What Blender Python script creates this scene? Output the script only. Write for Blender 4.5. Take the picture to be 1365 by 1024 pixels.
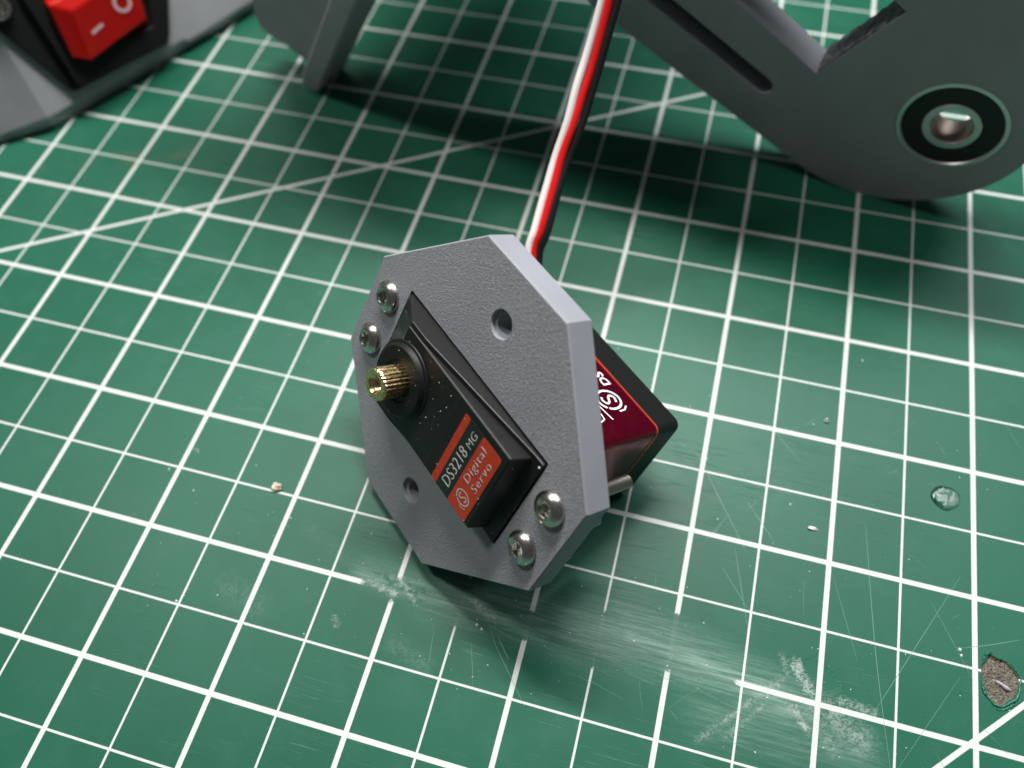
import bpy, bmesh, math, random
from math import sin, cos, pi, radians, hypot, atan2
from mathutils import Vector, Matrix
from mathutils.geometry import tessellate_polygon

for o in list(bpy.data.objects): bpy.data.objects.remove(o)
S = bpy.context.scene
COL = S.collection
MM = 0.001
rnd = random.Random(7)

# ------------------------------------------------------------------ camera, world, lamps, exposure
cam = bpy.data.cameras.new('camera'); cob = bpy.data.objects.new('camera', cam); COL.objects.link(cob)
RIGHT = Vector((0.96397428, 0.26388425, -0.03344688)); DOWN = Vector((0.21125976, -0.83593829, -0.5065338)); FWD = Vector((-0.16162582, 0.48121957, -0.86157113))
M = Matrix((RIGHT, -DOWN, -FWD)).transposed().to_4x4()
M.translation = Vector((87.7587774, -85.23659574, 147.66900737)) * MM
cob.matrix_world = M
cam.sensor_width = 36; cam.lens = 36 * 1080.49 / 1365
cam.clip_start = 0.005; cam.clip_end = 20
cam.dof.use_dof = True; cam.dof.focus_distance = 0.137; cam.dof.aperture_fstop = 11
S.camera = cob
S.render.engine = 'CYCLES'
S.render.resolution_x = 1024; S.render.resolution_y = 768
S.view_settings.view_transform = 'Standard'; S.view_settings.look = 'None'
S.view_settings.exposure = 0.15; S.view_settings.gamma = 1

w = bpy.data.worlds.new('World'); S.world = w; w.use_nodes = True
w.node_tree.nodes['Background'].inputs[0].default_value = (0.92, 0.97, 1.0, 1)
w.node_tree.nodes['Background'].inputs[1].default_value = 0.06

TGT = Vector((0.06, 0.02, 0))
def lamp_at(name, d, dist, sx, sy, power, col):
    """rectangular lamp facing the work, its long side level along the mat's x lines"""
    d = Vector(d).normalized()
    l = bpy.data.lights.new(name, 'AREA'); l.shape = 'RECTANGLE'; l.size = sx; l.size_y = sy; l.energy = power; l.color = col
    o = bpy.data.objects.new(name, l); COL.objects.link(o)
    x = (Vector((1, 0, 0)) - d * d.x).normalized(); y = d.cross(x)
    m = Matrix((x, y, d)).transposed().to_4x4(); m.translation = TGT + d * dist; o.matrix_world = m; return o
lamp_at('ceiling_tube_lamp', (-0.10, 0.36, 0.92), 0.48, 0.27, 0.03, 2.9, (1.0, 0.97, 0.93))
lamp_at('window_light', (0.30, 0.44, 0.84), 0.62, 0.34, 0.09, 2.0, (0.94, 0.965, 1.0))
lamp_at('side_ceiling_lamp', (-0.52, 0.10, 0.85), 0.75, 0.14, 0.08, 1.75, (1.0, 0.97, 0.93))

# ------------------------------------------------------------------ node helpers
class V:
    """a scalar socket (or a number) that can be combined with + - * / and functions"""
    def __init__(s, nt, k): s.nt = nt; s.k = k
    def op(s, o, b=None, c=None, clamp=False):
        n = s.nt.nodes.new('ShaderNodeMath'); n.operation = o; n.use_clamp = clamp
        for i, x in enumerate((s, b, c)):
            if x is None: continue
            x = x.k if isinstance(x, V) else x
            if isinstance(x, (int, float)): n.inputs[i].default_value = x
            else: s.nt.links.new(x, n.inputs[i])
        return V(s.nt, n.outputs[0])
    def __add__(s, b): return s.op('ADD', b)
    def __sub__(s, b): return s.op('SUBTRACT', b)
    def __mul__(s, b): return s.op('MULTIPLY', b)
    __rmul__ = __mul__; __radd__ = __add__
    def rsub(s, a): return s.op('MULTIPLY_ADD', -1.0, a)
    def abs(s): return s.op('ABSOLUTE')
    def max(s, b): return s.op('MAXIMUM', b)
    def min(s, b): return s.op('MINIMUM', b)
    def ss(s, a, b):
        n = s.nt.nodes.new('ShaderNodeMapRange'); n.interpolation_type = 'SMOOTHSTEP'
        s.nt.links.new(s.k, n.inputs[0])
        if a <= b: vals = (a, b, 0, 1)
        else: vals = (b, a, 1, 0)
        for i, v in enumerate(vals): n.inputs[1 + i].default_value = v
        return V(s.nt, n.outputs[0])
def material(name):
    m = bpy.data.materials.new(name); m.use_nodes = True; nt = m.node_tree
    return m, nt, nt.nodes['Principled BSDF']
def setp(b, **k):
    for n, v in k.items():
        n = n.replace('_', ' ')
        b.inputs[n].default_value = v if not (isinstance(v, tuple) and len(v) == 3) else (*v, 1)
def coords(nt, scale=1000.0):
    tc = nt.nodes.new('ShaderNodeTexCoord'); mp = nt.nodes.new('ShaderNodeVectorMath'); mp.operation = 'SCALE'
    mp.inputs['Scale'].default_value = scale; nt.links.new(tc.outputs['Object'], mp.inputs[0]); return mp.outputs[0]
def noise(nt, vec, scale, detail=3, rough=0.55, dist=0.0, stretch=None, rot=0.0):
    if stretch:
        mp = nt.nodes.new('ShaderNodeMapping'); mp.inputs['Rotation'].default_value[2] = rot
        mp.inputs['Scale'].default_value = stretch; nt.links.new(vec, mp.inputs[0]); vec = mp.outputs[0]
    n = nt.nodes.new('ShaderNodeTexNoise'); n.inputs['Scale'].default_value = scale; n.inputs['Detail'].default_value = detail
    n.inputs['Roughness'].default_value = rough; n.inputs['Distortion'].default_value = dist
    nt.links.new(vec, n.inputs['Vector']); return V(nt, n.outputs['Fac'])
def voronoi(nt, vec, scale, feature='F1'):
    n = nt.nodes.new('ShaderNodeTexVoronoi'); n.feature = feature; n.inputs['Scale'].default_value = scale
    nt.links.new(vec, n.inputs['Vector']); return V(nt, n.outputs['Distance'])
def mix(nt, fac, a, b):
    n = nt.nodes.new('ShaderNodeMix'); n.data_type = 'RGBA'
    f = fac.k if isinstance(fac, V) else fac
    if isinstance(f, (int, float)): n.inputs[0].default_value = f
    else: nt.links.new(f, n.inputs[0])
    for i, x in ((6, a), (7, b)):
        if isinstance(x, tuple): n.inputs[i].default_value = (*x, 1)
        else: nt.links.new(x, n.inputs[i])
    return n.outputs[2]
def bump(nt, b, h, strength, dist):
    n = nt.nodes.new('ShaderNodeBump'); n.inputs['Strength'].default_value = strength; n.inputs['Distance'].default_value = dist
    nt.links.new(h.k, n.inputs['Height']); nt.links.new(n.outputs[0], b.inputs['Normal'])
def simple(name, col, rough=0.5, metal=0.0, spec=0.5, nscale=0.0, namp=0.15, bscale=0.0, bdist=0.0, bstr=0.5, coat=0.0):
    m, nt, b = material(name); setp(b, Base_Color=col, Roughness=rough, Metallic=metal, Specular_IOR_Level=spec, Coat_Weight=coat)
    if nscale or bscale: vec = coords(nt)
    if nscale:
        n = noise(nt, vec, nscale, 4)
        c2 = tuple(min(1, c * (1 + namp)) for c in col); c1 = tuple(c * (1 - namp) for c in col)
        nt.links.new(mix(nt, n.ss(0.3, 0.7), c1, c2), b.inputs['Base Color'])
        r = n * 0.2 + (rough - 0.1); nt.links.new(r.k, b.inputs['Roughness'])
    if bscale: bump(nt, b, noise(nt, vec, bscale, 3), bstr, bdist)
    return m

# ------------------------------------------------------------------ mesh helpers (all numbers in millimetres)
class MB:
    def __init__(s): s.v = []; s.f = []; s.m = []; s.cur = 0
    def vert(s, p): s.v.append(tuple(p)); return len(s.v) - 1
    def face(s, idx): s.f.append(tuple(idx)); s.m.append(s.cur)
    def ring(s, pts): return [s.vert(p) for p in pts]
    def bridge(s, a, b, closed=True):
        n = len(a)
        for i in range(n if closed else n - 1): s.face((a[i], a[(i + 1) % n], b[(i + 1) % n], b[i]))
    def fill(s, loops, flip=False):
        idx = [i for l in loops for i in l]
        for t in tessellate_polygon([[Vector(s.v[i]) for i in l] for l in loops]):
            t = [idx[k] for k in t]; s.face(t[::-1] if flip else t)
    def box(s, c, d):
        x, y, z = (k / 2 for k in d); cx, cy, cz = c
        i = [s.vert((cx + a * x, cy + b * y, cz + e * z)) for e in (-1, 1) for a, b in ((-1, -1), (1, -1), (1, 1), (-1, 1))]
        s.face((i[3], i[2], i[1], i[0])); s.face(i[4:8])
        for k in range(4): s.face((i[k], i[(k + 1) % 4], i[4 + (k + 1) % 4], i[4 + k]))
    def prism(s, outer, z0, z1, holes=(), ch=0.0, conv=lambda x, y, z: (x, y, z)):
        """outer/holes: 2-D loops; z1 > z0; chamfer ch on the z1 rim of the outer loop"""
        top = s.ring(conv(x, y, z1) for x, y in inset(outer, ch)); loops_t = [top]; loops_b = []
        if ch: m = s.ring(conv(x, y, z1 - ch) for x, y in outer); s.bridge(m, top)
        else: m = top
        b = s.ring(conv(x, y, z0) for x, y in outer); s.bridge(b, m); loops_b = [b]
        for h in holes:
            t = s.ring(conv(x, y, z1) for x, y in h); bb = s.ring(conv(x, y, z0) for x, y in h); s.bridge(t, bb)
            loops_t.append(t); loops_b.append(bb)
        s.fill(loops_t); s.fill(loops_b, True)
    def lathe(s, prof, seg, conv, cap0=False, cap1=False):
        rings = []
        for r, z in prof: rings.append(s.ring(conv(r * cos(2 * pi * k / seg), r * sin(2 * pi * k / seg), z) for k in range(seg)))
        for a, b in zip(rings, rings[1:]): s.bridge(a, b)
        if cap0: s.face(rings[0][::-1])
        if cap1: s.face(rings[-1])
        return rings
    def tube(s, pts, r, seg=10, cap=True):
        pts = [Vector(p) for p in pts]; rings = []; up = None
        for i, p in enumerate(pts):
            t = (pts[min(i + 1, len(pts) - 1)] - pts[max(i - 1, 0)]).normalized()
            if up is None: up = t.orthogonal().normalized()
            up = (up - t * up.dot(t)).normalized(); sd = t.cross(up)
            rr = r(i / (len(pts) - 1)) if callable(r) else r
            rings.append(s.ring(p + (up * cos(2 * pi * k / seg) + sd * sin(2 * pi * k / seg)) * rr for k in range(seg)))
        for a, b in zip(rings, rings[1:]): s.bridge(a, b)
        if cap: s.face(rings[0][::-1]); s.face(rings[-1])
    def build(s, name, mats, parent=None, off=(0, 0, 0), smooth=None, bevel=0.0, seg=2, fixn=True):
        me = bpy.data.meshes.new(name)
        o3 = Vector(off)
        me.from_pydata([((Vector(p) - o3) * MM) for p in s.v], [], s.f)
        if not isinstance(mats, (list, tuple)): mats = [mats]
        for m in mats: me.materials.append(m)
        if len(mats) > 1: me.polygons.foreach_set('material_index', s.m)
        if fixn:
            bm = bmesh.new(); bm.from_mesh(me); bmesh.ops.recalc_face_normals(bm, faces=bm.faces); bm.to_mesh(me); bm.free()
        if smooth is not None:
            for p in me.polygons: p.use_smooth = True
            me.set_sharp_from_angle(angle=radians(smooth))
        ob = bpy.data.objects.new(name, me); COL.objects.link(ob)
        if parent: ob.parent = parent
        if bevel:
            b = ob.modifiers.new('bevel', 'BEVEL'); b.width = bevel * MM; b.segments = seg; b.limit_method = 'ANGLE'; b.angle_limit = radians(30)
        return ob
def inset(poly, d):
    if not d: return list(poly)
    n = len(poly); A = sum(poly[i][0] * poly[(i + 1) % n][1] - poly[(i + 1) % n][0] * poly[i][1] for i in range(n))
    sg = 1 if A > 0 else -1; out = []
    for i in range(n):
        p0, p1, p2 = (Vector(poly[(i + k) % n]) for k in (-1, 0, 1))
        e1 = (p1 - p0).normalized(); e2 = (p2 - p1).normalized()
        n1 = Vector((-e1.y, e1.x)) * sg; n2 = Vector((-e2.y, e2.x)) * sg
        k = (n1 + n2); k = k / max(0.3, k.length_squared / 2)
        q = p1 + k * d; out.append((q.x, q.y))
    return out
def circ(cx, cy, r, n=32, a0=0): return [(cx + r * cos(a0 + 2 * pi * k / n), cy + r * sin(a0 + 2 * pi * k / n)) for k in range(n)]
def rrect(x0, x1, y0, y1, r, n=4):
    out = []
    for cx, cy, a in ((x1 - r, y1 - r, 0), (x0 + r, y1 - r, pi / 2), (x0 + r, y0 + r, pi), (x1 - r, y0 + r, 1.5 * pi)):
        out += [(cx + r * cos(a + pi / 2 * k / n), cy + r * sin(a + pi / 2 * k / n)) for k in range(n + 1)]
    return out
def spline(pts, n=8):
    P = [Vector(p) for p in pts]; P = [P[0] * 2 - P[1]] + P + [P[-1] * 2 - P[-2]]; out = []
    for i in range(1, len(P) - 2):
        for k in range(n):
            t = k / n; a, b, c, d = P[i - 1:i + 3]
            out.append(0.5 * ((2 * b) + (c - a) * t + (2 * a - 5 * b + 4 * c - d) * t * t + (3 * b - a - 3 * c + d) * t ** 3))
    return out + [P[-2]]
def empty(name, mat4, label, cat, group=None):
    o = bpy.data.objects.new(name, None); COL.objects.link(o); o.empty_display_size = 0.01; o.matrix_world = mat4
    o['label'] = label; o['category'] = cat
    if group: o['group'] = group
    return o
def frame(o, x, y, z):
    m = Matrix((Vector(x).normalized(), Vector(y).normalized(), Vector(z).normalized())).transposed().to_4x4(); m.translation = Vector(o) * MM; return m
def text(name, body, size, mat, parent, at, xdir, ydir, off, ext=0.03, sx=1.0, bold=0.0, space=1.0):
    """flat lettering as real thin geometry; at = left end of the baseline, size = cap height"""
    cu = bpy.data.curves.new(name, 'FONT'); cu.body = body; cu.size = size / 0.69 * MM; cu.extrude = ext * MM; cu.offset = bold * MM; cu.resolution_u = 3
    cu.space_character = space
    tmp = bpy.data.objects.new('tmp', cu); COL.objects.link(tmp)
    dg = bpy.context.evaluated_depsgraph_get(); me = bpy.data.meshes.new_from_object(tmp.evaluated_get(dg)); bpy.data.objects.remove(tmp)
    x = Vector(xdir); y = Vector(ydir); z = x.cross(y); m = Matrix((x * sx, y, z)).transposed().to_4x4(); m.translation = (Vector(at) - Vector(off)) * MM
    me.transform(m); me.materials.clear(); me.materials.append(mat); me.name = name
    o = bpy.data.objects.new(name, me); COL.objects.link(o); o.parent = parent; return o
def ribbon(mb, pts, wid, z, conv):
    """flat stroke along 2-D points"""
    P = [Vector(p) for p in pts]; L = []; R = []
    for i, p in enumerate(P):
        t = (P[min(i + 1, len(P) - 1)] - P[max(i - 1, 0)]).normalized(); n = Vector((-t.y, t.x))
        ww = (wid(i / (len(P) - 1)) if callable(wid) else wid) / 2
        L.append(mb.vert(conv(*(p + n * ww), z))); R.append(mb.vert(conv(*(p - n * ww), z)))
    for i in range(len(P) - 1): mb.face((L[i], R[i], R[i + 1], L[i + 1]))

# ------------------------------------------------------------------ materials
GREY = (0.285, 0.295, 0.325)
def printed_grey(name, col, bscale, bdist, bstr, rough, layers=0.0):
    m, nt, b = material(name); vec = coords(nt)
    n = noise(nt, vec, 0.08, 3); nt.links.new(mix(nt, n.ss(0.3, 0.7), tuple(c * 0.95 for c in col), tuple(c * 1.05 for c in col)), b.inputs['Base Color'])
    setp(b, Roughness=rough, Specular_IOR_Level=0.45)
    h = noise(nt, vec, bscale, 2, 0.5, 0.6)
    bump(nt, b, h, bstr, bdist); return m
# front of the plate: worm-like grain left by the printer's textured bed
mPlateFace, nt, b = material('grey_plastic_textured'); vec = coords(nt)
g = noise(nt, vec, 2.1, 2, 0.5, 0.9); g2 = noise(nt, vec, 0.06, 2)
h = (g - 0.5).abs().ss(0.0, 0.16)
setp(b, Roughness=0.43, Specular_IOR_Level=0.5)
nt.links.new(mix(nt, g2.ss(0.3, 0.7), (0.255, 0.265, 0.292), (0.28, 0.29, 0.318)), b.inputs['Base Color'])
bump(nt, b, h + noise(nt, vec, 5.0, 2) * 0.25, 0.7, 0.00013)
mPlateSide = printed_grey('grey_plastic_side', (0.265, 0.275, 0.31), 6.0, 0.00005, 0.5, 0.55)
mPrint = printed_grey('grey_plastic_printed', (0.34, 0.345, 0.37), 1.2, 0.00006, 0.4, 0.5)
mPrintDark = printed_grey('grey_plastic_bracket', (0.36, 0.365, 0.39), 2.0, 0.00004, 0.4, 0.55)
mRough = simple('grey_plastic_torn_support', (0.2, 0.2, 0.215), 0.7, nscale=0.7, namp=0.5, bscale=1.3, bdist=0.0008, bstr=1.0)
mBlack, nt, b = material('black_plastic'); vec = coords(nt)
setp(b, Base_Color=(0.007, 0.0072, 0.0075), Specular_IOR_Level=0.4)
nn = noise(nt, vec, 2.2, 5, 0.65); nt.links.new((nn * 0.25 + 0.3).k, b.inputs['Roughness']); bump(nt, b, noise(nt, vec, 9, 2), 0.25, 0.00004)
mBlackMatt = simple('black_plastic_matt', (0.006, 0.0065, 0.0065), 0.5, spec=0.3, bscale=7, bdist=0.00004, bstr=0.3)
mLabelBlack = simple('label_black', (0.013, 0.014, 0.014), 0.3)
mLabelRed = simple('label_red', (0.42, 0.035, 0.012), 0.38, nscale=0.8, namp=0.08)
mLabelGrey = simple('label_grey_ink', (0.40, 0.40, 0.39), 0.4)
mWhiteInk = simple('white_ink', (0.85, 0.83, 0.82), 0.4)
mInkPink = simple('pale_pink_ink', (0.75, 0.48, 0.5), 0.45)
mRedMetal = simple('burgundy_anodised_metal', (0.20, 0.004, 0.025), 0.2, metal=0.75, nscale=0.5, namp=0.1)
mRedEdge = simple('polished_red_edge', (0.85, 0.12, 0.06), 0.25, metal=0.6)
mSteel, nt, b = material('stainless_steel'); vec = coords(nt); setp(b, Base_Color=(0.60, 0.575, 0.535), Metallic=1.0)
nn = noise(nt, vec, 1.6, 4, 0.6); nt.links.new((nn * 0.22 + 0.14).k, b.inputs['Roughness']); bump(nt, b, noise(nt, vec, 3, 3), 0.15, 0.00003)
mThread = simple('threaded_steel', (0.52, 0.48, 0.42), 0.3, metal=1.0)
mBrass, nt, b = material('worn_brass'); vec = coords(nt); setp(b, Metallic=1.0, Roughness=0.25)
nn = noise(nt, vec, 1.5, 4, 0.6); nt.links.new(mix(nt, nn.ss(0.35, 0.65), (0.72, 0.50, 0.20), (0.92, 0.76, 0.45)), b.inputs['Base Color'])
nt.links.new((nn * 0.3 + 0.10).k, b.inputs['Roughness']); bump(nt, b, noise(nt, vec, 1.3, 4, 0.65, 0.5), 0.4, 0.00010)
mDust = simple('pale_dust', (0.75, 0.74, 0.7), 0.7)
mRocker, nt, b = material('translucent_red_plastic'); setp(b, Base_Color=(0.42, 0.005, 0.003), Roughness=0.18, Specular_IOR_Level=0.5, Subsurface_Weight=0.25, Subsurface_Scale=0.002)
b.inputs['Subsurface Radius'].default_value = (1.0, 0.15, 0.1)
mWireW = simple('white_insulation', (0.82, 0.77, 0.75), 0.35); mWireR = simple('red_insulation', (0.62, 0.012, 0.012), 0.25); mWireB = simple('black_insulation', (0.012, 0.012, 0.013), 0.3)
mRing = simple('bearing_steel', (0.72, 0.72, 0.71), 0.38, metal=0.9)
mBore = simple('bore_steel_brown_reflection', (0.30, 0.235, 0.20), 0.42, metal=0.85)  # dark brown reflection inside the bore is put into the steel's colour
mSeal = simple('black_rubber_seal', (0.008, 0.008, 0.008), 0.45)

# ------------------------------------------------------------------ cutting mat
def mat_material():
    m, nt, b = material('green_cutting_mat'); vec = coords(nt)
    sp = nt.nodes.new('ShaderNodeSeparateXYZ'); nt.links.new(vec, sp.inputs[0]); X = V(nt, sp.outputs[0]); Y = V(nt, sp.outputs[1])
    wob = noise(nt, vec, 1.8, 3, 0.6) - 0.5
    def dgrid(c, p): # distance to the nearest grid line
        return (c.op('FLOORED_MODULO', p) - p / 2).abs().rsub(p / 2)
    edge = wob * 0.07
    aa = 0.05
    def stroke(d, wid): return (d + edge).ss(wid / 2 + aa, wid / 2 - aa)
    thick = stroke(dgrid(X, 25.4), 0.93).max(stroke(dgrid(Y, 25.4), 0.93))
    thin = stroke(dgrid(X, 12.7), 0.41).max(stroke(dgrid(Y, 12.7), 0.41))
    def along(ax, ay, bx, by): # signed distance across and position along a line
        l = hypot(bx - ax, by - ay); ux, uy = (bx - ax) / l, (by - ay) / l
        return (X - ax) * (-uy) + (Y - ay) * ux, (X - ax) * ux + (Y - ay) * uy, l
    d1, t1, _ = along(-69.3, 2.9, 88.6, 97.3); d2, t2, _ = along(146.6, -55.5, 157.8, -44.4)
    diag = stroke(d1.abs(), 0.88).max(stroke(d2.abs(), 0.88))
    def seg(ax, ay, bx, by, r, soft, wb=0.0):
        d, t, l = along(ax, ay, bx, by)
        dt = (t.rsub(0.0)).max(t - l).max(0.0)
        e = (d * d + dt * dt).op('SQRT')
        if wb: e = e + wob * wb
        return e.ss(r + soft, r - soft)
    # places where the print is cut or scraped away
    cut = seg(46.5, -50.6, 76, -51.2, 2.2, 0.5, 2.4).max(seg(62, -50.3, 63.6, -49, 4.2, 0.5, 1.6)).max(seg(75, -50.6, 90, -50.0, 2.6, 0.6, 2.2)).max(seg(88, -50.0, 103, -46.6, 5.0, 0.6, 2.0)).max(seg(100, -48.5, 111, -51.0, 2.4, 0.9, 2.0))
    cut = cut.ss(0.45, 0.8).max(cut * noise(nt, vec, 2.4, 4, 0.7).ss(0.40, 0.55)) * 0.96
    fleck = noise(nt, vec, 3.5, 3, 0.7).ss(0.74, 0.80) * 0.8
    ink = thick.max(thin).max(diag) * cut.rsub(1.0) * fleck.rsub(1.0)
    # green, faded and rubbed
    big = noise(nt, vec, 0.018, 4, 0.55); mid = noise(nt, vec, 0.16, 4, 0.6); fine = noise(nt, vec, 4.0, 3, 0.7)
    green = mix(nt, big.ss(0.3, 0.7), (0.009, 0.090, 0.053), (0.014, 0.108, 0.067))
    green = mix(nt, mid.ss(0.45, 0.8) * 0.30, green, (0.033, 0.135, 0.095))
    green = mix(nt, fine.ss(0.62, 0.72) * 0.16, green, (0.12, 0.26, 0.2))
    # pale rub marks following one sweeping direction
    st1 = noise(nt, vec, 0.9, 4, 0.7, 0.3, (0.10, 1.6, 1.0), radians(14)); st2 = noise(nt, vec, 1.4, 4, 0.7, 0.2, (0.08, 2.2, 1.0), radians(11))
    sm = (seg(60, -49, 98, -48, 3.2, 5.5, 3.0) * 0.9).max(seg(92, -46, 122, -52.5, 3.0, 5.0, 3.0)).max(seg(110, -57, 134, -58, 3, 6, 3) * 0.5).max(seg(44, -49, 62, -49.5, 1.5, 2.5, 2.0) * 0.75)
    sm = sm * (st1.ss(0.35, 0.75) * 0.75 + 0.25)
    green = mix(nt, sm * 0.72, green, (0.30, 0.42, 0.37))
    ridge = seg(94, -47.8, 126, -51.3, 0.6, 1.1, 1.6) * st2.ss(0.42, 0.6)
    green = mix(nt, ridge * 0.55, green, (0.28, 0.43, 0.36))
    scuff = noise(nt, vec, 0.03, 3).ss(0.45, 0.7) * noise(nt, vec, 2.2, 3, 0.7, 0.2, (0.03, 1.5, 1), radians(-35)).ss(0.60, 0.70)
    green = mix(nt, scuff * 0.22, green, (0.32, 0.45, 0.39))
    scuff2 = noise(nt, vec, 0.025, 3, 0.5, 0.4).ss(0.48, 0.7) * noise(nt, vec, 2.6, 3, 0.7, 0.2, (0.025, 1.6, 1), radians(62)).ss(0.62, 0.71)
    green = mix(nt, scuff2 * 0.18, green, (0.32, 0.45, 0.39))
    # stress-whitened patches and fresh dark scars: (x, y, x2, y2, radius, soft, amount)
    chalk = noise(nt, vec, 2.4, 5, 0.8, 0.0, (0.6, 1.5, 1), radians(-40)).ss(0.46, 0.56)
    torn = noise(nt, vec, 0.75, 6, 0.72, 0.6).ss(0.49, 0.54)
    W = None
    for ax, ay, bx, by, r, s, k in ((122.8, -45.0, 125.6, -49.2, 0.75, 0.5, 1.0), (128.6, -51.2, 134, -54.6, 1.2, 2.6, 0.7), (130.6, -49.3, 136, -49.8, 0.35, 1.0, 0.95), (123.0, -52.6, 125.6, -55.4, 0.45, 0.6, 0.95), (126, -52, 130, -57, 0.6, 2.0, 0.5),
                                    (121.5, -47, 120.5, -44.2, 0.2, 0.7, 0.5), (120.6, -48.5, 115, -54.5, 0.3, 0.8, 0.55), (115, -54.5, 108.5, -61.5, 0.2, 0.7, 0.6), (118.5, -53, 112.5, -60.2, 0.15, 0.6, 0.5), (46, -50.5, 51, -51.3, 0.4, 0.7, 0.9), (51, -48.2, 55, -51.8, 0.25, 0.6, 0.8), (65.5, -48.8, 69.5, -51.0, 0.4, 0.9, 0.8),
                                    (41.5, -58.0, 42.6, -59.4, 0.3, 0.5, 0.5), (20, -58, 27, -60, 1, 3.0, 0.16), (31, -44, 40, -47, 0.8, 2.0, 0.08), (1, -33.5, 2, -34, 0.2, 0.5, 0.6), (54, -60, 60, -62, 0.8, 2.2, 0.14)):
        q = seg(ax, ay, bx, by, r * 1.15, s, 2.6) * k; W = q if W is None else W.max(q)
    white = (W * 1.2).min(1.0) * (torn * 0.6).max(chalk * 0.5)
    green = mix(nt, white * 0.85, green, (0.62, 0.70, 0.66))
    dark = (seg(125.6, -44.9, 128.8, -46.8, 1.6, 0.45, 2.0) * 0.75).max(seg(47.0, -48.9, 56, -50.4, 1.1, 1.0, 4.5) * noise(nt, vec, 0.9, 3).ss(0.45, 0.58)).max(seg(23, -42, 26, -43, 0.8, 2.0, 2.0) * 0.6)
    green = mix(nt, dark * 0.85, green, (0.010, 0.105, 0.062))
    rust = seg(-75, 31, -33, 45, 0.8, 4.0, 5.0) * mid.ss(0.45, 0.65)
    green = mix(nt, rust * 0.35, green, (0.16, 0.12, 0.05))
    inkc = mix(nt, noise(nt, vec, 1.1, 4, 0.6).ss(0.4, 0.75) * 0.22, (0.60, 0.63, 0.605), (0.38, 0.47, 0.43))
    inkc = mix(nt, white * 0.2, inkc, (0.8, 0.8, 0.8))
    nt.links.new(mix(nt, ink, green, inkc), b.inputs['Base Color'])
    r = (mid * 0.14 + 0.33) + sm * 0.12 + white * 0.2; nt.links.new(r.k, b.inputs['Roughness'])
    setp(b, Specular_IOR_Level=0.2)
    hgt = noise(nt, vec, 5.0, 3, 0.6) * 0.3 + ink * 0.25 + st1 * sm * 1.4 + white * chalk * 1.6 + scuff * -0.6 + dark * -0.8
    bump(nt, b, hgt, 0.55, 0.00012)
    return m
mMat = mat_material()
HOLE = []
for k in range(40):
    a = 2 * pi * k / 40; rx, ry = 3.0, 4.0
    j = 1 + 0.06 * sin(3 * a + 1) + 0.035 * sin(7 * a) + rnd.uniform(-0.05, 0.05)
    HOLE.append((156.3 + rx * j * cos(a), -38.9 + ry * j * sin(a)))
mb = MB()
mb.prism([(-420, -330), (560, -330), (560, 620), (-420, 620)], -3.0, 0.0, holes=[HOLE])
cmat = mb.build('cutting_mat', mMat); cmat['kind'] = 'structure'; cmat['label'] = 'worn green cutting mat printed with a white grid'
mb = MB(); mb.prism([(-900, -800), (1100, -800), (1100, 1100), (-900, 1100)], -33, -3.02)
tb = mb.build('table_top', simple('table_top', (0.25, 0.22, 0.19), 0.5, nscale=0.05)); tb['kind'] = 'structure'

# gouge: brown crumbly floor and a lifted ragged rim
mGouge, nt, b = material('crumbly_brown_core'); vec = coords(nt); n1 = noise(nt, vec, 2.6, 5, 0.75); n2 = voronoi(nt, vec, 2.2)
c = mix(nt, n1.ss(0.35, 0.65), (0.075, 0.065, 0.05), (0.36, 0.33, 0.265)); c = mix(nt, noise(nt, vec, 0.8, 3).ss(0.62, 0.7) * 0.5, c, (0.10, 0.24, 0.18))
nt.links.new(c, b.inputs['Base Color']); setp(b, Roughness=0.75); bump(nt, b, n1 + n2 * 0.5, 1.0, 0.0007)
mb = MB(); rings = []
for q, (sc, z) in enumerate(((1.0, -0.02), (0.98, -0.3), (0.92, -0.6), (0.75, -0.55), (0.55, -0.4), (0.35, -0.5), (0.15, -0.4))):
    rings.append(mb.ring((156.3 + (x - 156.3) * sc, -38.9 + (y + 38.9) * sc, z + (rnd.uniform(-0.3, 0.3) if q > 1 else 0)) for x, y in HOLE))
for a, b_ in zip(rings, rings[1:]): mb.bridge(a, b_)
mb.face(rings[-1]); mb.build('gouge', mGouge, cmat, smooth=70)
mRim = simple('green_rim', (0.022, 0.15, 0.10), 0.28, bscale=2, bdist=0.0003, bstr=0.6)
mb = MB()
for (a0, a1, rr, dr, z0) in ((-2.6, 0.95, 0.32, 0.25, 0.10), (-1.9, -0.5, 0.26, 0.8, 0.06), (1.9, 2.5, 0.3, 0.35, 0.15), (-2.9, -2.1, 0.34, 0.2, 0.12)):
    pts = []
    for k in range(25):
        a = a0 + (a1 - a0) * k / 24; j = 1 + 0.06 * sin(3 * a + 1) + 0.035 * sin(7 * a)
        pts.append((156.3 + (3.0 * j + dr) * cos(a) + rnd.uniform(-.16, .16), -38.9 + (4.0 * j + dr) * sin(a) + rnd.uniform(-.07, .07), z0 + rnd.uniform(-.05, .08)))
    mb.tube(pts, lambda t, rr=rr: rr * 0.7 * (0.15 + 0.85 * sin(pi * min(1, max(0, t)))) * (0.5 + 0.9 * rnd.random()), 7)
mb.build('rim', mRim, cmat, smooth=60)
mb = MB(); mb.tube(spline([(155.4, -39.0, -0.5), (156.6, -39.4, -0.25), (157.6, -40.0, -0.1), (158.4, -40.2, -0.4)], 4), lambda t: 0.22 * (0.4 + sin(pi * t)) * (0.8 + 0.4 * rnd.random()), 6)
mb.build('pale_shard', simple('pale_shard', (0.42, 0.38, 0.42), 0.3), cmat, smooth=40)
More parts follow.
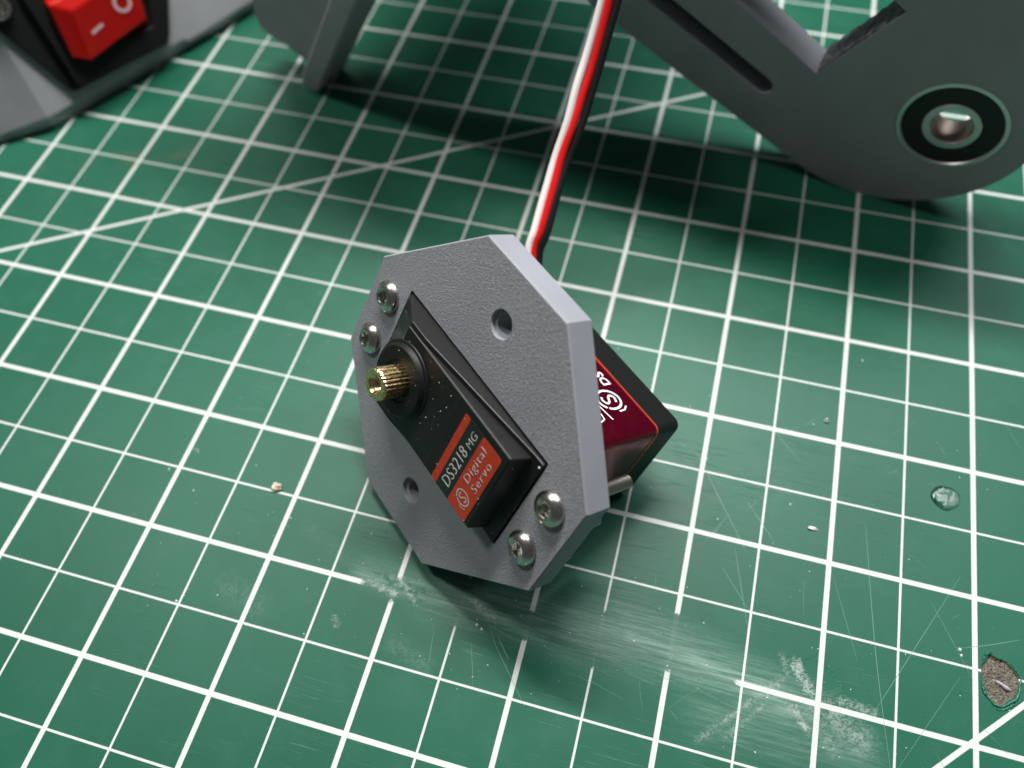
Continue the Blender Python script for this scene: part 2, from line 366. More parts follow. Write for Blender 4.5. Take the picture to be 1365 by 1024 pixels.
# knife scratches and burrs (real raised slivers, nobody could count them)
mScr = simple('raised_scratch', (0.13, 0.26, 0.20), 0.45)
flat = lambda x, y, z: (x, y, z)
mb = MB()
def scratch(pts, wd, z=0.018, n=8):
    P = [Vector((p[0], p[1])) for p in spline([(x, y, 0) for x, y in pts], n)]
    ribbon(mb, P, lambda t: wd * (0.35 + 0.65 * sin(pi * (0.05 + 0.9 * t))), z, flat)
for pts, wd in (([(150, -22), (141, -40), (136, -50)], .08), ([(133, -16), (136, -40), (139.5, -60)], .09), ([(150, -40), (145, -49), (140, -58)], .06), ([(100, -9), (106, -18), (112, -27)], .08),
                ([(104, -12), (112, -13), (121, -13.5)], .06), ([(108, -31), (114, -38)], .06), ([(110, -27), (112, -34), (114, -41)], .07), ([(160, -31), (155, -33.2), (149.8, -35.2)], .10), ([(112, 2), (120, -6)], .06),
                ([(67, -56), (68.5, -60), (69.5, -63)], .06), ([(60, -56), (61, -62)], .06), ([(145, -28), (152, -40)], .06), ([(128, -28), (133, -42)], .06), ([(111, -17), (117, -24)], .07),
                ([(69.5, -52.5), (71.5, -55.5), (74.5, -58.9), (79, -64)], .09), ([(71.5, -54), (74.3, -57.2)], .16)):
    scratch(pts, wd)
for k in range(26):
    x = rnd.uniform(95, 165); y = rnd.uniform(-64, 10); a = rnd.choice((0.9, -0.5, 2.2, 1.9)) + rnd.uniform(-.3, .3); l = rnd.uniform(1.0, 7)
    if hypot(x - 156.3, y + 38.9) < 7: continue
    scratch([(x, y), (x + l * .5 * cos(a + .03), y + l * .5 * sin(a + .03)), (x + l * cos(a), y + l * sin(a))], rnd.uniform(.03, .055))
for k in range(50):
    x = rnd.uniform(58, 112); y = -50 - (x - 85) * 0.02 + rnd.gauss(0, 3.5); a = -0.25 + rnd.uniform(-.12, .12); l = rnd.uniform(1.5, 8)
    scratch([(x, y), (x + l * .5 * cos(a), y + l * .5 * sin(a)), (x + l * cos(a + .06), y + l * sin(a + .06))], rnd.uniform(.03, .06))
o = mb.build('scratch', mScr, cmat, fixn=False); o['kind'] = 'stuff'
mb = MB()
def chip(mb, x, y, z, r, conv=flat):
    k = rnd.randint(4, 6); a0 = rnd.random() * 6
    lo = mb.ring(conv(x + r * (0.6 + 0.7 * rnd.random()) * cos(a0 + 2 * pi * i / k), y + r * (0.6 + 0.7 * rnd.random()) * sin(a0 + 2 * pi * i / k), z) for i in range(k))
    t = mb.vert(conv(x + rnd.uniform(-.3, .3) * r, y + rnd.uniform(-.3, .3) * r, z + r * rnd.uniform(0.5, 1.2)))
    for i in range(k): mb.face((lo[i], lo[(i + 1) % k], t))
for k in range(210):
    x = rnd.uniform(-5, 165); y = rnd.uniform(-66, 15) if k % 3 else rnd.uniform(-62, -40)
    chip(mb, x, y, 0.0, rnd.choice((.05, .06, .08, .1, .14)))
for x, y, r in ((67.2, -52.9, .35), (68.2, -53.4, .3), (101.4, -51.2, .25), (95, -48.5, .22), (83.7, -50, .18), (80.5, -36.5, .22), (89, -38.5, .2), (149.9, -35.3, .3), (150.2, -36.3, .22), (119, -15.5, .18), (12, -63, .25), (19, -60, .2), (130.5, 21, .22), (5, -42, .25), (-2, -39, .2), (118.7, -52, .2), (108, -49.3, .2)):
    chip(mb, x, y, 0.0, r)
o = mb.build('dust', mDust, cmat); o['kind'] = 'stuff'

# loose crumbs and the dried drop lying on the mat
def crumb(name, x, y, pts, col, label, cat):
    t = MB(); bm = bmesh.new(); bmesh.ops.create_icosphere(bm, subdivisions=2, radius=1.0)
    sx, sy, sz = pts
    for v in bm.verts:
        j = 1 + 0.22 * sin(3.1 * v.co.x + 5 * v.co.y) + 0.15 * sin(7 * v.co.z + 3 * v.co.x); v.co = Vector((v.co.x * sx * j, v.co.y * sy * j, v.co.z * sz * j + sz * 0.92)) * MM
    me = bpy.data.meshes.new(name); bm.to_mesh(me); bm.free(); me.materials.append(simple(name, col, 0.6, nscale=1.5, namp=0.3))
    o = bpy.data.objects.new(name, me); COL.objects.link(o); o.location = (x * MM, y * MM, 0); o['label'] = label; o['category'] = cat
crumb('crumb', 21.2, -37.2, (0.95, 0.85, 0.6), (0.62, 0.52, 0.38), 'small beige crumb lying beside a thin grid line left of the grey plate', 'crumb')
crumb('plastic_fleck', 123.5, -19.4, (0.85, 0.35, 0.25), (0.8, 0.74, 0.72), 'tiny elongated white fleck lying on the green mat between the servo and the dried drop', 'fleck')
m, nt, b = material('clear_dried_glue'); setp(b, Base_Color=(0.75, 0.9, 0.84), Roughness=0.12, Transmission_Weight=1.0, IOR=1.42)
bump(nt, b, noise(nt, coords(nt), 0.7, 3), 0.6, 0.0004)
def drop(x, y, r, h, label):
    t = MB(); prof = [(r, 0.01), (r * 0.99, h * 0.35), (r * 0.9, h * 0.75), (r * 0.7, h * 0.95), (r * 0.4, h * 0.9), (0.05, h * 0.85)]
    t.lathe(prof, 28, lambda a, c, z: (a * (1 + 0.07 * sin(2 * atan2(c, a) + 1)), c * (1 + 0.06 * sin(3 * atan2(c, a))), z), True, True)
    o = t.build('dried_drop', m, smooth=60); o.location = (x * MM, y * MM, 0); o['label'] = label; o['category'] = 'glue drop'
drop(147.3, -6.8, 2.55, 0.55, 'larger round clear dried drop sitting in a grid square right of the servo')
drop(124.3, 4.6, 0.75, 0.35, 'smaller clear dried drop beside a thick grid line right of the servo')

# ------------------------------------------------------------------ servo on its octagonal plate (local axes u = long side, v, n = out of the plate)
U = Vector((0.7601178, -0.64960493, 0.01530876)); VV = Vector((0.3443642, 0.42270396, 0.83829271)); N = Vector((-0.55103015, -0.63192942, 0.54500549))
ORG = Vector((57.02731744, -26.45158222, 27.96987623 - 0.2))
OFF = Vector((0, -29.56, -5.19))
base = ORG + U * OFF.x + VV * OFF.y + N * OFF.z
servo = empty('mounted_servo', frame(base, U, VV, N), 'black and red servo motor screwed into a grey octagonal plate, standing tilted on the mat', 'servo motor')
P = dict(parent=servo, off=OFF)
pu, pv, pc, pd, PT = 30.1, 9.87, 29.56, 10.21, 5.19
octo = [(pu, -pv), (pu, pv), (pd, pc), (-pd, pc), (-pu, pv), (-pu, -pv), (-pd, -pc), (pd, -pc)]
mb = MB(); ch = 0.22
f0 = mb.ring((x, y, 0) for x, y in inset(octo, ch)); f1 = mb.ring((x, y, -ch) for x, y in octo); bk = mb.ring((x, y, -PT) for x, y in octo)
cutr = rrect(-20.35, 20.3, -10.25, 10.2, 0.3, 2)
lt = [f0]; lb = [bk]; mb.cur = 1
mb.bridge(f1, f0); mb.bridge(bk, f1)
t = mb.ring((x, y, 0) for x, y in cutr); bb = mb.ring((x, y, -PT) for x, y in cutr); mb.bridge(t, bb); lt.append(t); lb.append(bb)
for s in (1, -1):
    hc = (0.05, 20.3 * s); rr = []
    for r, z in ((2.45, 0), (2.3, -0.25), (2.28, -0.75), (1.75, -0.85), (1.75, -PT)): rr.append(mb.ring((x, y, z) for x, y in circ(*hc, r, 36)))
    for a, b_ in zip(rr, rr[1:]): mb.bridge(a, b_)
    lt.append(rr[0]); lb.append(rr[-1])
mb.cur = 0; mb.fill(lt); mb.cur = 1; mb.fill(lb, True)
mb.build('mounting_plate', [mPlateFace, mPlateSide], **P, smooth=30)

# upper case: outer shell whose shoulder falls towards the label end, inner raised deck
mb = MB()
def sh(u): return 0.45 + (4.05 - 0.45) * max(0, min(1, (18.0 - u) / 27.0)) if u > -13.4 else max(0.35, 4.05 - (-13.4 - u) * 0.56)
us = [-20.0, -18, -16, -13.4, -9, -4, 0, 4, 8, 12, 16, 18.2, 20.0]
lo = []; hi = []; inn = []
for u in us:
    lo.append([mb.vert((u, s * 10.0, -2)) for s in (-1, 1)]); hi.append([mb.vert((u, s * 9.55, sh(u))) for s in (-1, 1)]); inn.append([mb.vert((u, s * 9.0, sh(u) - 0.05)) for s in (-1, 1)])
for i in range(len(us) - 1):
    for j in (0, 1):
        mb.face((lo[i][j], lo[i + 1][j], hi[i + 1][j], hi[i][j])); mb.face((hi[i][j], hi[i + 1][j], inn[i + 1][j], inn[i][j]))
    mb.face((inn[i][0], inn[i + 1][0], inn[i + 1][1], inn[i][1])); mb.face((lo[i][0], lo[i][1], lo[i + 1][1], lo[i + 1][0]))
for e in (0, -1): mb.face((lo[e][0], hi[e][0], inn[e][0], inn[e][1], hi[e][1], lo[e][1]))
case = mb.build('upper_case', mBlack, **P, bevel=0.18, seg=2)
mb = MB()
d0 = [(18.0, -8.75), (18.0, 8.75), (-13.6, 8.75), (-19.2, 7.4), (-19.2, -7.4), (-13.6, -8.75)]
top = [(16.8, -8.55, 4.25), (16.8, 8.55, 4.25), (-13.3, 8.55, 4.25), (-18.9, 7.2, 1.25), (-18.9, -7.2, 1.25), (-13.3, -8.55, 4.25)]
a = mb.ring((x, y, -0.8) for x, y in d0); bq = mb.ring(top); mb.bridge(a, bq); mb.face((bq[0], bq[1], bq[2], bq[5])); mb.face((bq[2], bq[3], bq[4], bq[5]))
deck = mb.build('raised_deck', mBlack, servo, OFF, bevel=0.3, seg=3); deck.parent = case
# seam of the moulding on the deck: a shallow raised line
conv = lambda x, y, z: (x, y, z)
mb = MB(); ribbon(mb, [Vector(p[:2]) for p in spline([(3.1, 8.5, 0), (3.0, 5.2, 0), (2.85, 3.4, 0)], 4)], 0.14, 4.275, conv)
ribbon(mb, [Vector(p[:2]) for p in spline([(1.5, 1.3, 0), (0.6, 0.2, 0), (0.75, -1.4, 0), (1.6, -2.8, 0), (3.0, -3.5, 0)], 6)], 0.16, 4.275, conv)
ribbon(mb, [Vector((3.05, -3.9)), Vector((3.05, -8.5))], 0.12, 4.275, conv)
o = mb.build('moulding_seam', simple('seam_gloss', (0.02, 0.021, 0.021), 0.25), servo, OFF, fixn=False); o.parent = case
BC = (-9.6, -0.45)
mb = MB(); cb = lambda x, y, z: (BC[0] + x, BC[1] + y, z)
mb.lathe([(7.15, 4.2), (7.0, 4.45), (6.6, 4.6), (6.35, 5.15), (6.1, 5.4), (5.7, 5.45), (3.9, 5.45), (3.7, 5.1), (2.2, 5.1)], 56, cb, False, False)
boss = mb.build('gear_boss', mBlackMatt, servo, OFF, smooth=28); boss.parent = case
# output spline
mb = MB(); T = 25; prof = []
for k in range(T):
    a = 2 * pi * k / T
    for da, r in ((0.0, 2.70), (0.09, 2.88), (0.16, 2.88), (0.251327 * 0.98, 2.70)): prof.append((BC[0] + r * cos(a + da), BC[1] + r * sin(a + da)))
zs = [(5.0, 1.0), (9.3, 1.0), (9.7, 0.985), (9.95, 0.92)]
rings = [mb.ring((BC[0] + (x - BC[0]) * k, BC[1] + (y - BC[1]) * k, z) for x, y in prof) for z, k in zs]
for a, b_ in zip(rings, rings[1:]): mb.bridge(a, b_)
inner = mb.ring((BC[0] + 1.75 * cos(2 * pi * k / 100), BC[1] + 1.75 * sin(2 * pi * k / 100), 9.95) for k in range(100)); mb.bridge(rings[-1], inner)
spl = mb.build('output_spline', mBrass, **P, smooth=35)
mb = MB(); prof = [(1.75, 9.95), (1.45, 9.6)]
for k in range(10): prof += [(1.22, 9.45 - k * 0.45), (1.45, 9.22 - k * 0.45)]
mb.lathe(prof, 32, cb, False, True); o = mb.build('threaded_bore', mBrass, servo, OFF, smooth=20, fixn=False); o.parent = spl
# label with print
LZ = 4.27
mb = MB(); mb.prism(rrect(5.45, 15.7, -8.35, 7.05, 0.5, 3), 4.1, LZ + 0.03); label = mb.build('label', mLabelBlack, **P)
mb = MB(); mb.prism(rrect(5.5, 6.95, -8.3, 7.0, 0.25, 3), LZ, LZ + 0.06); o = mb.build('stripe', mLabelRed, servo, OFF); o.parent = label
mb = MB(); mb.prism(rrect(10.6, 15.65, -8.3, 7.0, 0.4, 3), LZ, LZ + 0.06); o = mb.build('red_panel', mLabelRed, servo, OFF); o.parent = label
def ltext(body, size, at, sx, bold, sp=1.0, zz=LZ + 0.05):
    o = text('lettering', body, size, mLabelGrey, servo, (*at, zz), VV_, UU_, OFF, 0.04, sx, bold, sp); o.parent = label; return o
VV_ = (0, 1, 0); UU_ = (-1, 0, 0)
ltext('DS3218', 2.2, (9.75, -6.7), 0.80, -0.02, 1.08); ltext('MG', 1.5, (9.8, 2.75), 0.95, -0.02, 1.1)
ltext('Digital', 1.55, (12.7, -2.3), 1.08, -0.025, 1.22, LZ + 0.09); ltext('Servo', 1.5, (14.85, -2.2), 1.1, -0.025, 1.25, LZ + 0.09)
def logo(mb, conv, s, z):
    """oval ring with an S winding into its rim"""
    ring = [Vector((0.92 * s * cos(a), 1.15 * s * sin(a))) for a in [radians(k) for k in range(-215, 141, 8)]]
    ribbon(mb, ring, 0.20 * s, z, conv)
    S_ = [Vector(p[:2]) for p in spline([(0.42, 0.62, 0), (0.05, 0.78, 0), (-0.36, 0.52, 0), (-0.22, 0.14, 0), (0.2, -0.12, 0), (0.42, -0.48, 0), (0.1, -0.82, 0), (-0.42, -0.62, 0)], 5)]
    ribbon(mb, [p * s * 0.85 for p in S_], 0.20 * s, z + 0.004, conv)
    ribbon(mb, [Vector((-1.22 * s, -0.1 * s)), Vector((-1.2 * s, -0.7 * s)), Vector((-0.9 * s, -1.15 * s))], 0.14 * s, z, conv)
mb = MB(); logo(mb, lambda x, y, z: (13.05 - y, -5.0 + x, z), 1.35, LZ + 0.085)
o = mb.build('logo', mLabelGrey, servo, OFF, fixn=False); o.parent = label
# dust specks on the black case
mb = MB()
for k in range(58):
    if k < 34: u = rnd.gauss(-8, 5); v = rnd.gauss(1, 4.2)
    else: u = rnd.uniform(-12, 17); v = rnd.uniform(-8.3, 8.3)
    if hypot(u - BC[0], v - BC[1]) < 3.4 or abs(v) > 8.4 or u > 16.5 or u < -13: continue
    z = 5.45 if hypot(u - BC[0], v - BC[1]) < 5.8 else 4.25
    if 5.7 <= hypot(u - BC[0], v - BC[1]) < 7.2: continue
    if 5.3 < u < 15.9: z = LZ + 0.06
    chip(mb, u, v, z, rnd.choice((.035, .05, .05, .07, .1)))
for u, v, z, r in ((-5.4, 9.3, 2.8, .16), (2.2, 9.3, 2.0, .1), (17.2, 6.6, 3.1, .1), (19.0, -8.6, 0.4, .1), (17.8, -8.0, 2, .07), (19.6, 8.7, .5, .2), (-2.2, 6.2, 4.25, .12), (1.5, 4.1, 4.25, .11), (0.8, 2.6, 4.25, .12)): chip(mb, u, v, z, r)
o = mb.build('dust', mDust, servo, OFF); o.parent = case; o['kind'] = 'stuff'

# servo body behind the plate
cz = lambda x, y, z: (x, y, z)
mb = MB(); mb.prism(rrect(-20.0, 20.0, -9.9, 9.9, 1.4, 5), -28.6, -11.5); metal = mb.build('metal_case', mRedMetal, **P, smooth=30)
mb = MB(); mb.prism(rrect(-20.1, 20.1, -10.0, 10.0, 1.5, 5), -29.0, -28.6); o = mb.build('edge_trim', mRedEdge, servo, OFF, smooth=30); o.parent = metal
mb = MB(); mb.prism(rrect(-20.05, 20.05, -9.95, 9.95, 1.6, 5), -35.2, -29.0); mb.build('bottom_case', mBlackMatt, **P, smooth=30, bevel=0.5, seg=3)
mb = MB(); mb.prism(rrect(-20.0, 20.0, -9.95, 9.95, 0.8, 4), -11.5, -1.5); mb.build('middle_case', mBlackMatt, **P, smooth=30)
for s in (-1, 1):
    mb = MB(); mb.prism(rrect(min(s * 19.5, s * 27.5), max(s * 19.5, s * 27.5), -8.9, 8.9, 0.8, 4), -7.75, -5.25, holes=[circ(s * 24.75, q * 5, 2.0, 20) for q in (-1, 1)]); mb.build('mounting_ear', mBlackMatt, **P)
# white print on the metal side (face with normal +v)
mb = MB(); fv = lambda x, y, z: (x, z, y)
logo(mb, lambda x, y, z: (11.2 - x, z, -23.2 + y), 2.35, 9.94)
ribbon(mb, [Vector((12.0, -19.75)), Vector((15.4, -20.3))], 0.3, 9.94, fv)
ribbon(mb, [Vector((13.6, -18.7)), Vector((14.9, -18.5)), Vector((15.2, -17.6)), Vector((15.8, -15.0))], 0.3, 9.94, fv)
o = mb.build('logo', mWhiteInk, servo, OFF, fixn=False); o.parent = metal
o = text('lettering', 'DS', 2.0, mWhiteInk, servo, (8.2, 9.93, -26.9), (-1, 0, 0), (0, 0, 1), OFF, 0.03, 1.0, 0.06); o.parent = metal
# button-head screws with nuts
hexp = lambda r, a0=0: [(r * cos(a0 + k * pi / 3), r * sin(a0 + k * pi / 3)) for k in range(6)]
def screw(cu, cv, rot, length):
    c = lambda x, y, z: (cu + x, cv + y, z)
    mb = MB(); prof = [(2.75, 0.0), (2.98, 0.14)]
    for k in range(1, 9): a = radians(62) * k / 8; prof.append((1.62 + 1.36 * (cos(a) - cos(radians(62))) / (1 - cos(radians(62))), 0.14 + 1.5 * sin(a) / sin(radians(62))))
    prof += [(1.52, 1.62), (1.40, 1.52)]
    rings = mb.lathe(prof, 48, c)
    hx = mb.ring(c(x, y, 1.42) for x, y in hexp(1.30, rot)); mb.fill([rings[-1], hx])
    hb = mb.ring(c(x, y, 0.35) for x, y in hexp(1.22, rot)); mb.bridge(hx, hb)
    tip = mb.vert(c(0, 0, 0.1))
    for k in range(6): mb.face((hb[k], hb[(k + 1) % 6], tip))
    sc = mb.build('screw', mSteel, **P, smooth=32, fixn=False)
    mb = MB(); prof = [(1.1, 0.0)]; z = -4.6
    while z > -length + 0.6: prof += [(0.93, z), (1.24, z - 0.27), (1.24, z - 0.35), (0.93, z - 0.62)]; z -= 0.62
    prof += [(0.85, -length)]
    mb.lathe(prof, 28, c, False, True); o = mb.build('threaded_shank', mThread, servo, OFF, smooth=25); o.parent = sc
    mb = MB(); mb.prism([(cu + x, cv + y) for x, y in hexp(3.1, 0.3)], -10.1, -7.76, ch=0.15); o = mb.build('nut', mSteel, servo, OFF, bevel=0.15); o.parent = sc
for cu, cv, rot, ln in ((-24.75, 5, 0.2, 17.5), (-24.75, -5, 0.5, 17.5), (24.75, 5, 0.35, 18.9), (24.75, -5, 0.1, 18.4)): screw(cu, cv, rot, ln)
# three-core lead rising from the back of the case
def tolocal(p): d = Vector(p) - ORG; return Vector((d.dot(U), d.dot(VV), d.dot(N)))
path = [(58.2, 3.6, 11.0), (60.6, 8.5, 12.4), (60.4, 13.5, 16.2), (59.8, 17.7, 20.1), (60.5, 20.4, 22.6), (61.1, 26.4, 27.0), (61.7, 32.2, 31.3), (63.0, 37.2, 36.1), (63.8, 41.6, 40.6), (64.7, 45.9, 45.3), (65.8, 52.1, 53.2), (66.8, 58.5, 62.4), (68.0, 68.0, 80.0), (68.5, 78.0, 104.0)]
ps = spline(path, 7); nv = Vector((0.12, -0.75, 0.65))
for kk, mt, nm in ((-1, mWireW, 'white lead of the servo cable'), (0, mWireR, 'red lead of the servo cable'), (1, mWireB, 'black lead of the servo cable')):
    pts = []
    for i, p in enumerate(ps):
        t = (ps[min(i + 1, len(ps) - 1)] - ps[max(i - 1, 0)]).normalized(); sd = t.cross(nv).normalized()
        fr = i / len(ps); wd = 1.15 if fr < 0.25 else 1.15 + 0.38 * min(1, (fr - 0.25) / 0.4)
        pts.append(tolocal(p + sd * (kk * wd + 0.13 * sin(i * 0.23 + kk * 2.1) * min(1, i / 30)) + nv * (-0.25 * abs(kk) + 0.25 * sin(i * 0.19 + kk * 1.7))))
    mb = MB(); mb.tube(pts, 0.80, 12); o = mb.build('wire', mt, **P, smooth=60); o['label'] = nm

# ------------------------------------------------------------------ grey bracket with the bearing, standing on its rounded end
n_ = Vector((-0.1887, -0.9812, -0.04)).normalized(); a_ = Vector((0.982, -0.1889, 0.0)).normalized(); b_v = n_.cross(a_)
O_ = Vector((137.76, 66.14, 24.547 + 0.2))
arc = [Vector((x, y, 0)) for x, y in ((-27.5, -21.4), (-21.4, -23.6), (-15.6, -24.65), (-9, -24.75), (-3, -23.4), (2.6, -21.0), (7.8, -17.5), (11.6, -13.6), (14.7, -8.5), (16.6, -3), (17.4, 4), (17.4, 12))]
out = [(-104, 18.0), (-74.2, 2.3), (-60.5, -4.8), (-40.2, -14.9)] + [(p.x, p.y) for p in spline(arc, 4)] + [(16, 52), (2, 62), (-40, 68), (-104, 50)]
BOFF = Vector((-12, -24.7, -4))
brk = empty('bearing_bracket', frame(O_ + a_ * BOFF.x + b_v * BOFF.y + n_ * BOFF.z, a_, b_v, n_), 'dark grey printed bracket with a ball bearing in its rounded end, slot and square opening', 'bracket')
du = Vector((0.866, -0.5)); dv = Vector((0.5, 0.866))
c0 = Vector((-29.8, 4.5)); du = Vector((-20.7, 12.2)).normalized(); dv = Vector((12.2, 18.4)).normalized()
opening = [tuple(c0), tuple(c0 + dv * 22.2), tuple(c0 + dv * 22.2 + du * 40), tuple(c0 + du * 40)]
def slot(p, q, r):
    p = Vector(p); q = Vector(q); d = (q - p).normalized(); a0 = atan2(d.y, d.x)
    return [(q.x + r * cos(a0 - pi / 2 + pi * k / 8), q.y + r * sin(a0 - pi / 2 + pi * k / 8)) for k in range(9)] + [(p.x + r * cos(a0 + pi / 2 + pi * k / 8), p.y + r * sin(a0 + pi / 2 + pi * k / 8)) for k in range(9)]
slt = slot((-88, 23.8), (-39.9, -2.2), 2.15)
mb = MB(); mb.prism(out, -8, 0, holes=[circ(0.05, 0.4, 11.05, 56), opening, slt], ch=0.0)
pl = mb.build('bracket_plate', mPrintDark, brk, BOFF, smooth=25, bevel=0.25)
mb = MB(); mb.prism([(-100, 49), (8, 49), (8, 53), (-100, 53)], -27, -8.03); mb.build('unseen_shade_strip', mPrintDark, brk, BOFF, bevel=0.3)  # unseen strip, added to shade the opening's wall and the mat below
mb = MB(); mb.prism(slt, -7.9, -5.0); mb.build('slot_insert', mBlackMatt, brk, BOFF)
# torn support left on one wall of the opening
mb = MB(); q0 = c0 + dv * 0.6; nn_ = -dv.orthogonal()
grid = []
for i in range(26):
    row = []
    for j in range(10):
        p = c0 + dv * (0.4 + 21.4 * i / 25) + du * (0.12 + rnd.uniform(0, 0.45) * (0 < i < 25)); row.append(mb.vert((p.x, p.y, -0.3 - 7.4 * j / 9)))
    grid.append(row)
for i in range(25):
    for j in range(9): mb.face((grid[i][j], grid[i + 1][j], grid[i + 1][j + 1], grid[i][j + 1]))
mb.build('rough_wall', mRough, brk, BOFF)
bx = lambda x, y, z: (0.05 + x, 0.4 + y, z)
brg = MB(); brg.lathe([(11.0, -7.4), (11.0, -0.15), (10.85, 0.0), (10.0, 0.0), (9.85, -0.25), (9.85, -7.2), (11.0, -7.4)], 64, bx); bearing = brg.build('ball_bearing', mRing, brk, BOFF, smooth=25)
mb = MB(); mb.lathe([(9.85, -0.35), (6.0, -0.3), (5.75, -0.7), (5.75, -6.6), (6.0, -7.0), (9.85, -7.0)], 64, bx); o = mb.build('seal', mSeal, brk, BOFF, smooth=25); o.parent = bearing
mb = MB(); mb.lathe([(5.75, -7.0), (5.75, -0.15), (5.6, 0.0), (4.35, 0.0), (4.15, -0.2)], 64, bx); mb.cur = 1; mb.lathe([(4.15, -0.2), (4.05, -0.3), (4.05, -6.9), (4.35, -7.2), (5.6, -7.2), (5.75, -7.0)], 64, bx); o = mb.build('inner_ring', [mRing, mBore], brk, BOFF, smooth=25); o.parent = bearing

# ------------------------------------------------------------------ switch housing at the left
al = radians(22); eL = Vector((0.4848, 0.8746, 0)); nL = Vector((0.8109, -0.4495, 0.3746)); bL = nL.cross(eL)
OL = Vector((-78.3, 42.2, 3.0))
def pl3(a, b, n): return OL + eL * a + bL * b + nL * n
HOFF = Vector((30, 0, -10))
hpos = pl3(30, 0, -10); hpos.z = 0
mH = frame(hpos, eL, bL, nL); house = empty('switch_housing', mH, 'grey printed housing with a black inlet panel and red rocker switch, at the left behind', 'switch housing')
invH = mH.inverted()
def loc(p): return (invH @ (Vector(p) * MM)) / MM
LO = Vector((0, 0, 0))
lp = lambda a, b, n: tuple(loc(pl3(a, b, n)))
mb = MB()
# panel face polygon (kept open where the inlet sits), lower wall to the mat, left wing
face = [(0.7, 1.2), (43.5, 1.2), (44.2, 0.2), (62, 0.8), (95, 2), (95, 62), (9, 62), (2.8, 21.5)]
F = [mb.vert(lp(a, b, 0)) for a, b in face]
def ground(a, b, n, z=0.02): p = pl3(a, b, n); return tuple(loc((p.x, p.y, z)))
mb.face(F)
g0 = mb.vert(tuple(loc((-79.0, 44.4, 0.0)))); g1 = mb.vert(tuple(loc((-61.3, 77.4, 0.0)))); g2 = mb.vert(tuple(loc((-59.2, 81.5, 0.0)))); g3 = mb.vert(tuple(loc((-50.5, 97.0, 0.0)))); g4 = mb.vert(tuple(loc((-36, 128, 0.0))))
mb.face((F[0], g0, g1, F[1])); mb.face((F[1], g1, g2, F[2])); mb.face((F[2], g2, g3, F[3])); mb.face((F[3], g3, g4, F[4]))
wb = mb.vert(tuple(loc((-108, 21.2, 0.0)))); wt = mb.vert(tuple(Vector(mb.v[F[7]]) + Vector(mb.v[wb]) - Vector(mb.v[F[0]]))); wu = mb.vert(tuple(loc((-122, 60, 62.0))))
mb.face((F[0], F[7], wt, wb)); mb.face((F[0], wb, g0)); mb.face((F[7], F[6], wu, wt))
# closed back, out of frame
b0 = mb.vert(tuple(loc((-140, 60, 0)))); b1 = mb.vert(tuple(loc((-140, 60, 62)))); b2 = mb.vert(tuple(loc((-110, 160, 0)))); b3 = mb.vert(tuple(loc((-110, 160, 62))))
mb.face((wb, wt, wu, b1, b0)); mb.face((b0, b2, b3, b1)); mb.face((b2, g4, F[4], F[5], b3)); mb.face((F[5], F[6], wu, b1, b3))
mb.build('housing_body', mPrint, house, LO, bevel=0.35, seg=2)
def plate(name, poly, n0, n1, mat, parent, holes=(), ch=0.0, bevel=0.0):
    t = MB(); t.prism(poly, n0, n1, holes=holes, ch=ch, conv=lp); o = t.build(name, mat, house, LO, bevel=bevel); 
    if parent is not house: o.parent = parent
    return o
inlet = plate('inlet_panel', [(9.7, 4.0), (11.5, 3.6), (38.0, 2.7), (40, 4.2), (46, 13.5), (50, 30), (50, 44), (6, 44), (1.5, 30), (3.7, 23.1)], -0.5, 1.5, mBlackMatt, house, bevel=0.5)
open_ = [(14.3, 10.2), (36.6, 8.6), (39.8, 15), (41.5, 26.2), (16.3, 25.6)]
plate('switch_bezel', [(11.3, 5.2), (12.4, 4.4), (37.0, 3.2), (38.9, 4.5), (43.7, 12.3), (47, 30), (12.4, 30)], 1.4, 3.5, mBlackMatt, inlet, holes=[open_], bevel=0.4)
t = MB()
q0 = t.ring(lp(a, b, 1.6) for a, b in ((14.6, 10.4), (36.4, 8.9), (41, 26), (16.5, 25.3))); q1 = t.ring(lp(*p) for p in ((13.9, 11.3, 5.2), (35.6, 10.6, 4.6), (39.9, 24.8, 5.5), (16.0, 24.0, 6.0))); q2 = t.ring(lp(*p) for p in ((17.2, 8.9, 6.3), (35.2, 11.2, 5.9), (38.6, 22.3, 6.8), (19.9, 20.6, 7.6)))
t.bridge(q0, q1); t.bridge(q1, q2); t.face(q2); rocker = t.build('rocker_switch', mRocker, house, LO, bevel=0.5, seg=3)
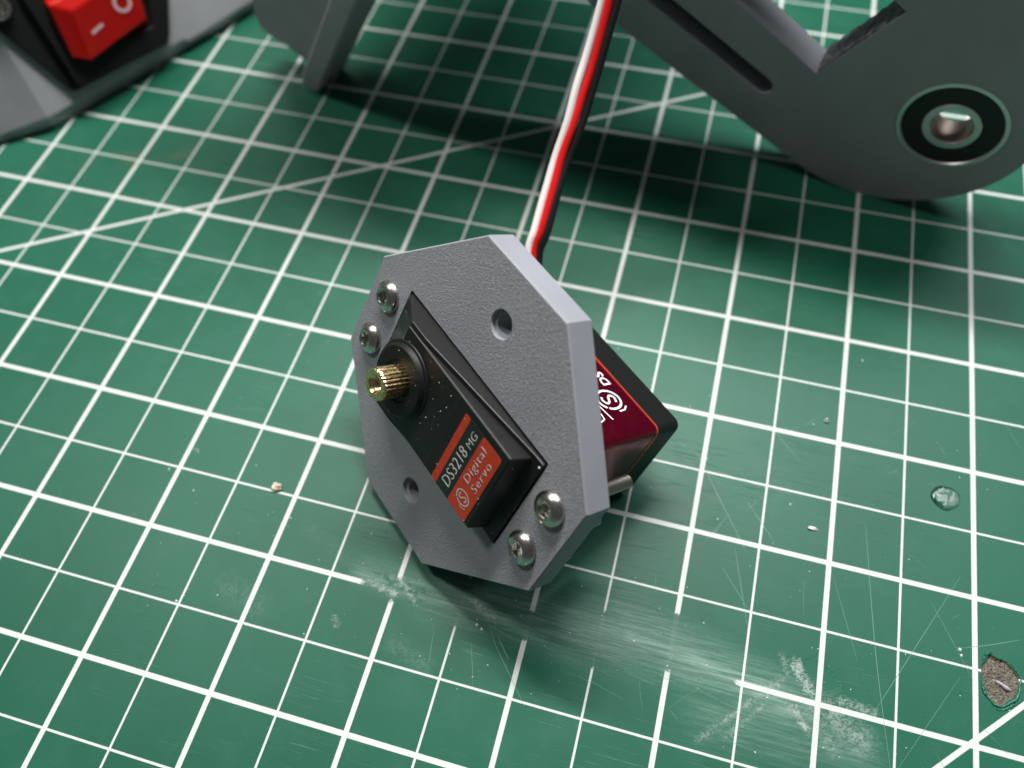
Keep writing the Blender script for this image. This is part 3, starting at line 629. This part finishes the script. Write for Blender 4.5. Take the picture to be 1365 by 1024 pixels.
# I and O on the rocker's top face, laid in that face
pA, pB, pD = (Vector(lp(*p)) for p in ((17.2, 8.9, 6.3), (35.2, 11.2, 5.9), (19.9, 20.6, 7.6)))
ex = (pB - pA).normalized(); ez = ex.cross(pD - pA).normalized(); ey = ez.cross(ex)
rk = lambda x, y, z: tuple(pA + ex * x + ey * y + ez * (z + 0.06))
t = MB(); ribbon(t, [Vector((4.6, 5.0)), Vector((8.2, 5.2))], 0.85, 0.05, rk); ribbon(t, [Vector((15.7 + 2.0 * cos(k * pi / 12), 6.4 + 2.0 * sin(k * pi / 12))) for k in range(25)], 0.85, 0.05, rk)
o = t.build('rocker_marks', mInkPink, house, LO, fixn=False); o.parent = rocker
t = MB(); t.lathe([(3.0, 1.5), (3.0, 3.2), (2.6, 3.7), (1.6, 3.7), (1.5, 2.6)], 40, lambda x, y, z: lp(6.6 + x, 27.8 + y, z), False, True); o = t.build('panel_screw', mSteel, house, LO, smooth=30)

# ------------------------------------------------------------------ rounded grey flange in the middle behind
OM = Vector((-15.2, 74.8, 0)); nM = Vector((-0.3011, -0.9536, 0)); aM = Vector((0.9536, -0.3011, 0)); bM = Vector((0, 0, 1))
fl = empty('printed_flange', frame(OM, aM, bM, nM), 'grey printed part with a rounded corner and raised rim standing on the mat, middle behind', 'printed part')
t = MB(); face = [(-13.5, 60), (-15.2, 26), (-17.3, 17), (-17.6, 14.4), (-16.8, 12.2), (-14.2, 10.9), (-8, 9.6), (-3.6, 7.6), (-1.0, 5.5), (3.5, 4.5), (22, 33), (56, 84), (44, 112), (-12, 112)]
t.prism(face, -7, 0); t.build('flange_body', mPrint, fl, bevel=0.8, seg=3, smooth=40)
rim = [Vector((x, y, 0)) for x, y in ((-1.7, 7.0), (-3.7, 3.6), (-3.8, 1.6), (-2.4, 0.35), (0.1, 0.05), (1.7, 1.4), (4.3, 5.7))]
t = MB(); t.prism([(p.x, p.y) for p in spline(rim, 5)] + [(22.5, 33.7), (58, 88), (49, 88), (13.4, 30.7)], -9, 2.6, ch=0.5); t.build('rim', mPrint, fl, bevel=0.15, seg=2)
t = MB(); t.prism([(-10, 52), (24, 46), (42, 66), (42, 108), (-8, 108)], -85, -9.05); t.build('unseen_shade_block', mPrint, fl, bevel=0.8)  # unseen block above the frame, shaped to cast the dark shadow on the mat
t = MB(); t.prism([(42.1, 66), (72, 90), (74, 108), (42.1, 108)], -85, -24); t.build('unseen_shade_wing', mPrint, fl, bevel=0.8)  # off-frame wing, added to carry that shadow further right

if S.render.engine == 'CYCLES':
    S.cycles.max_bounces = 8; S.cycles.use_denoising = True
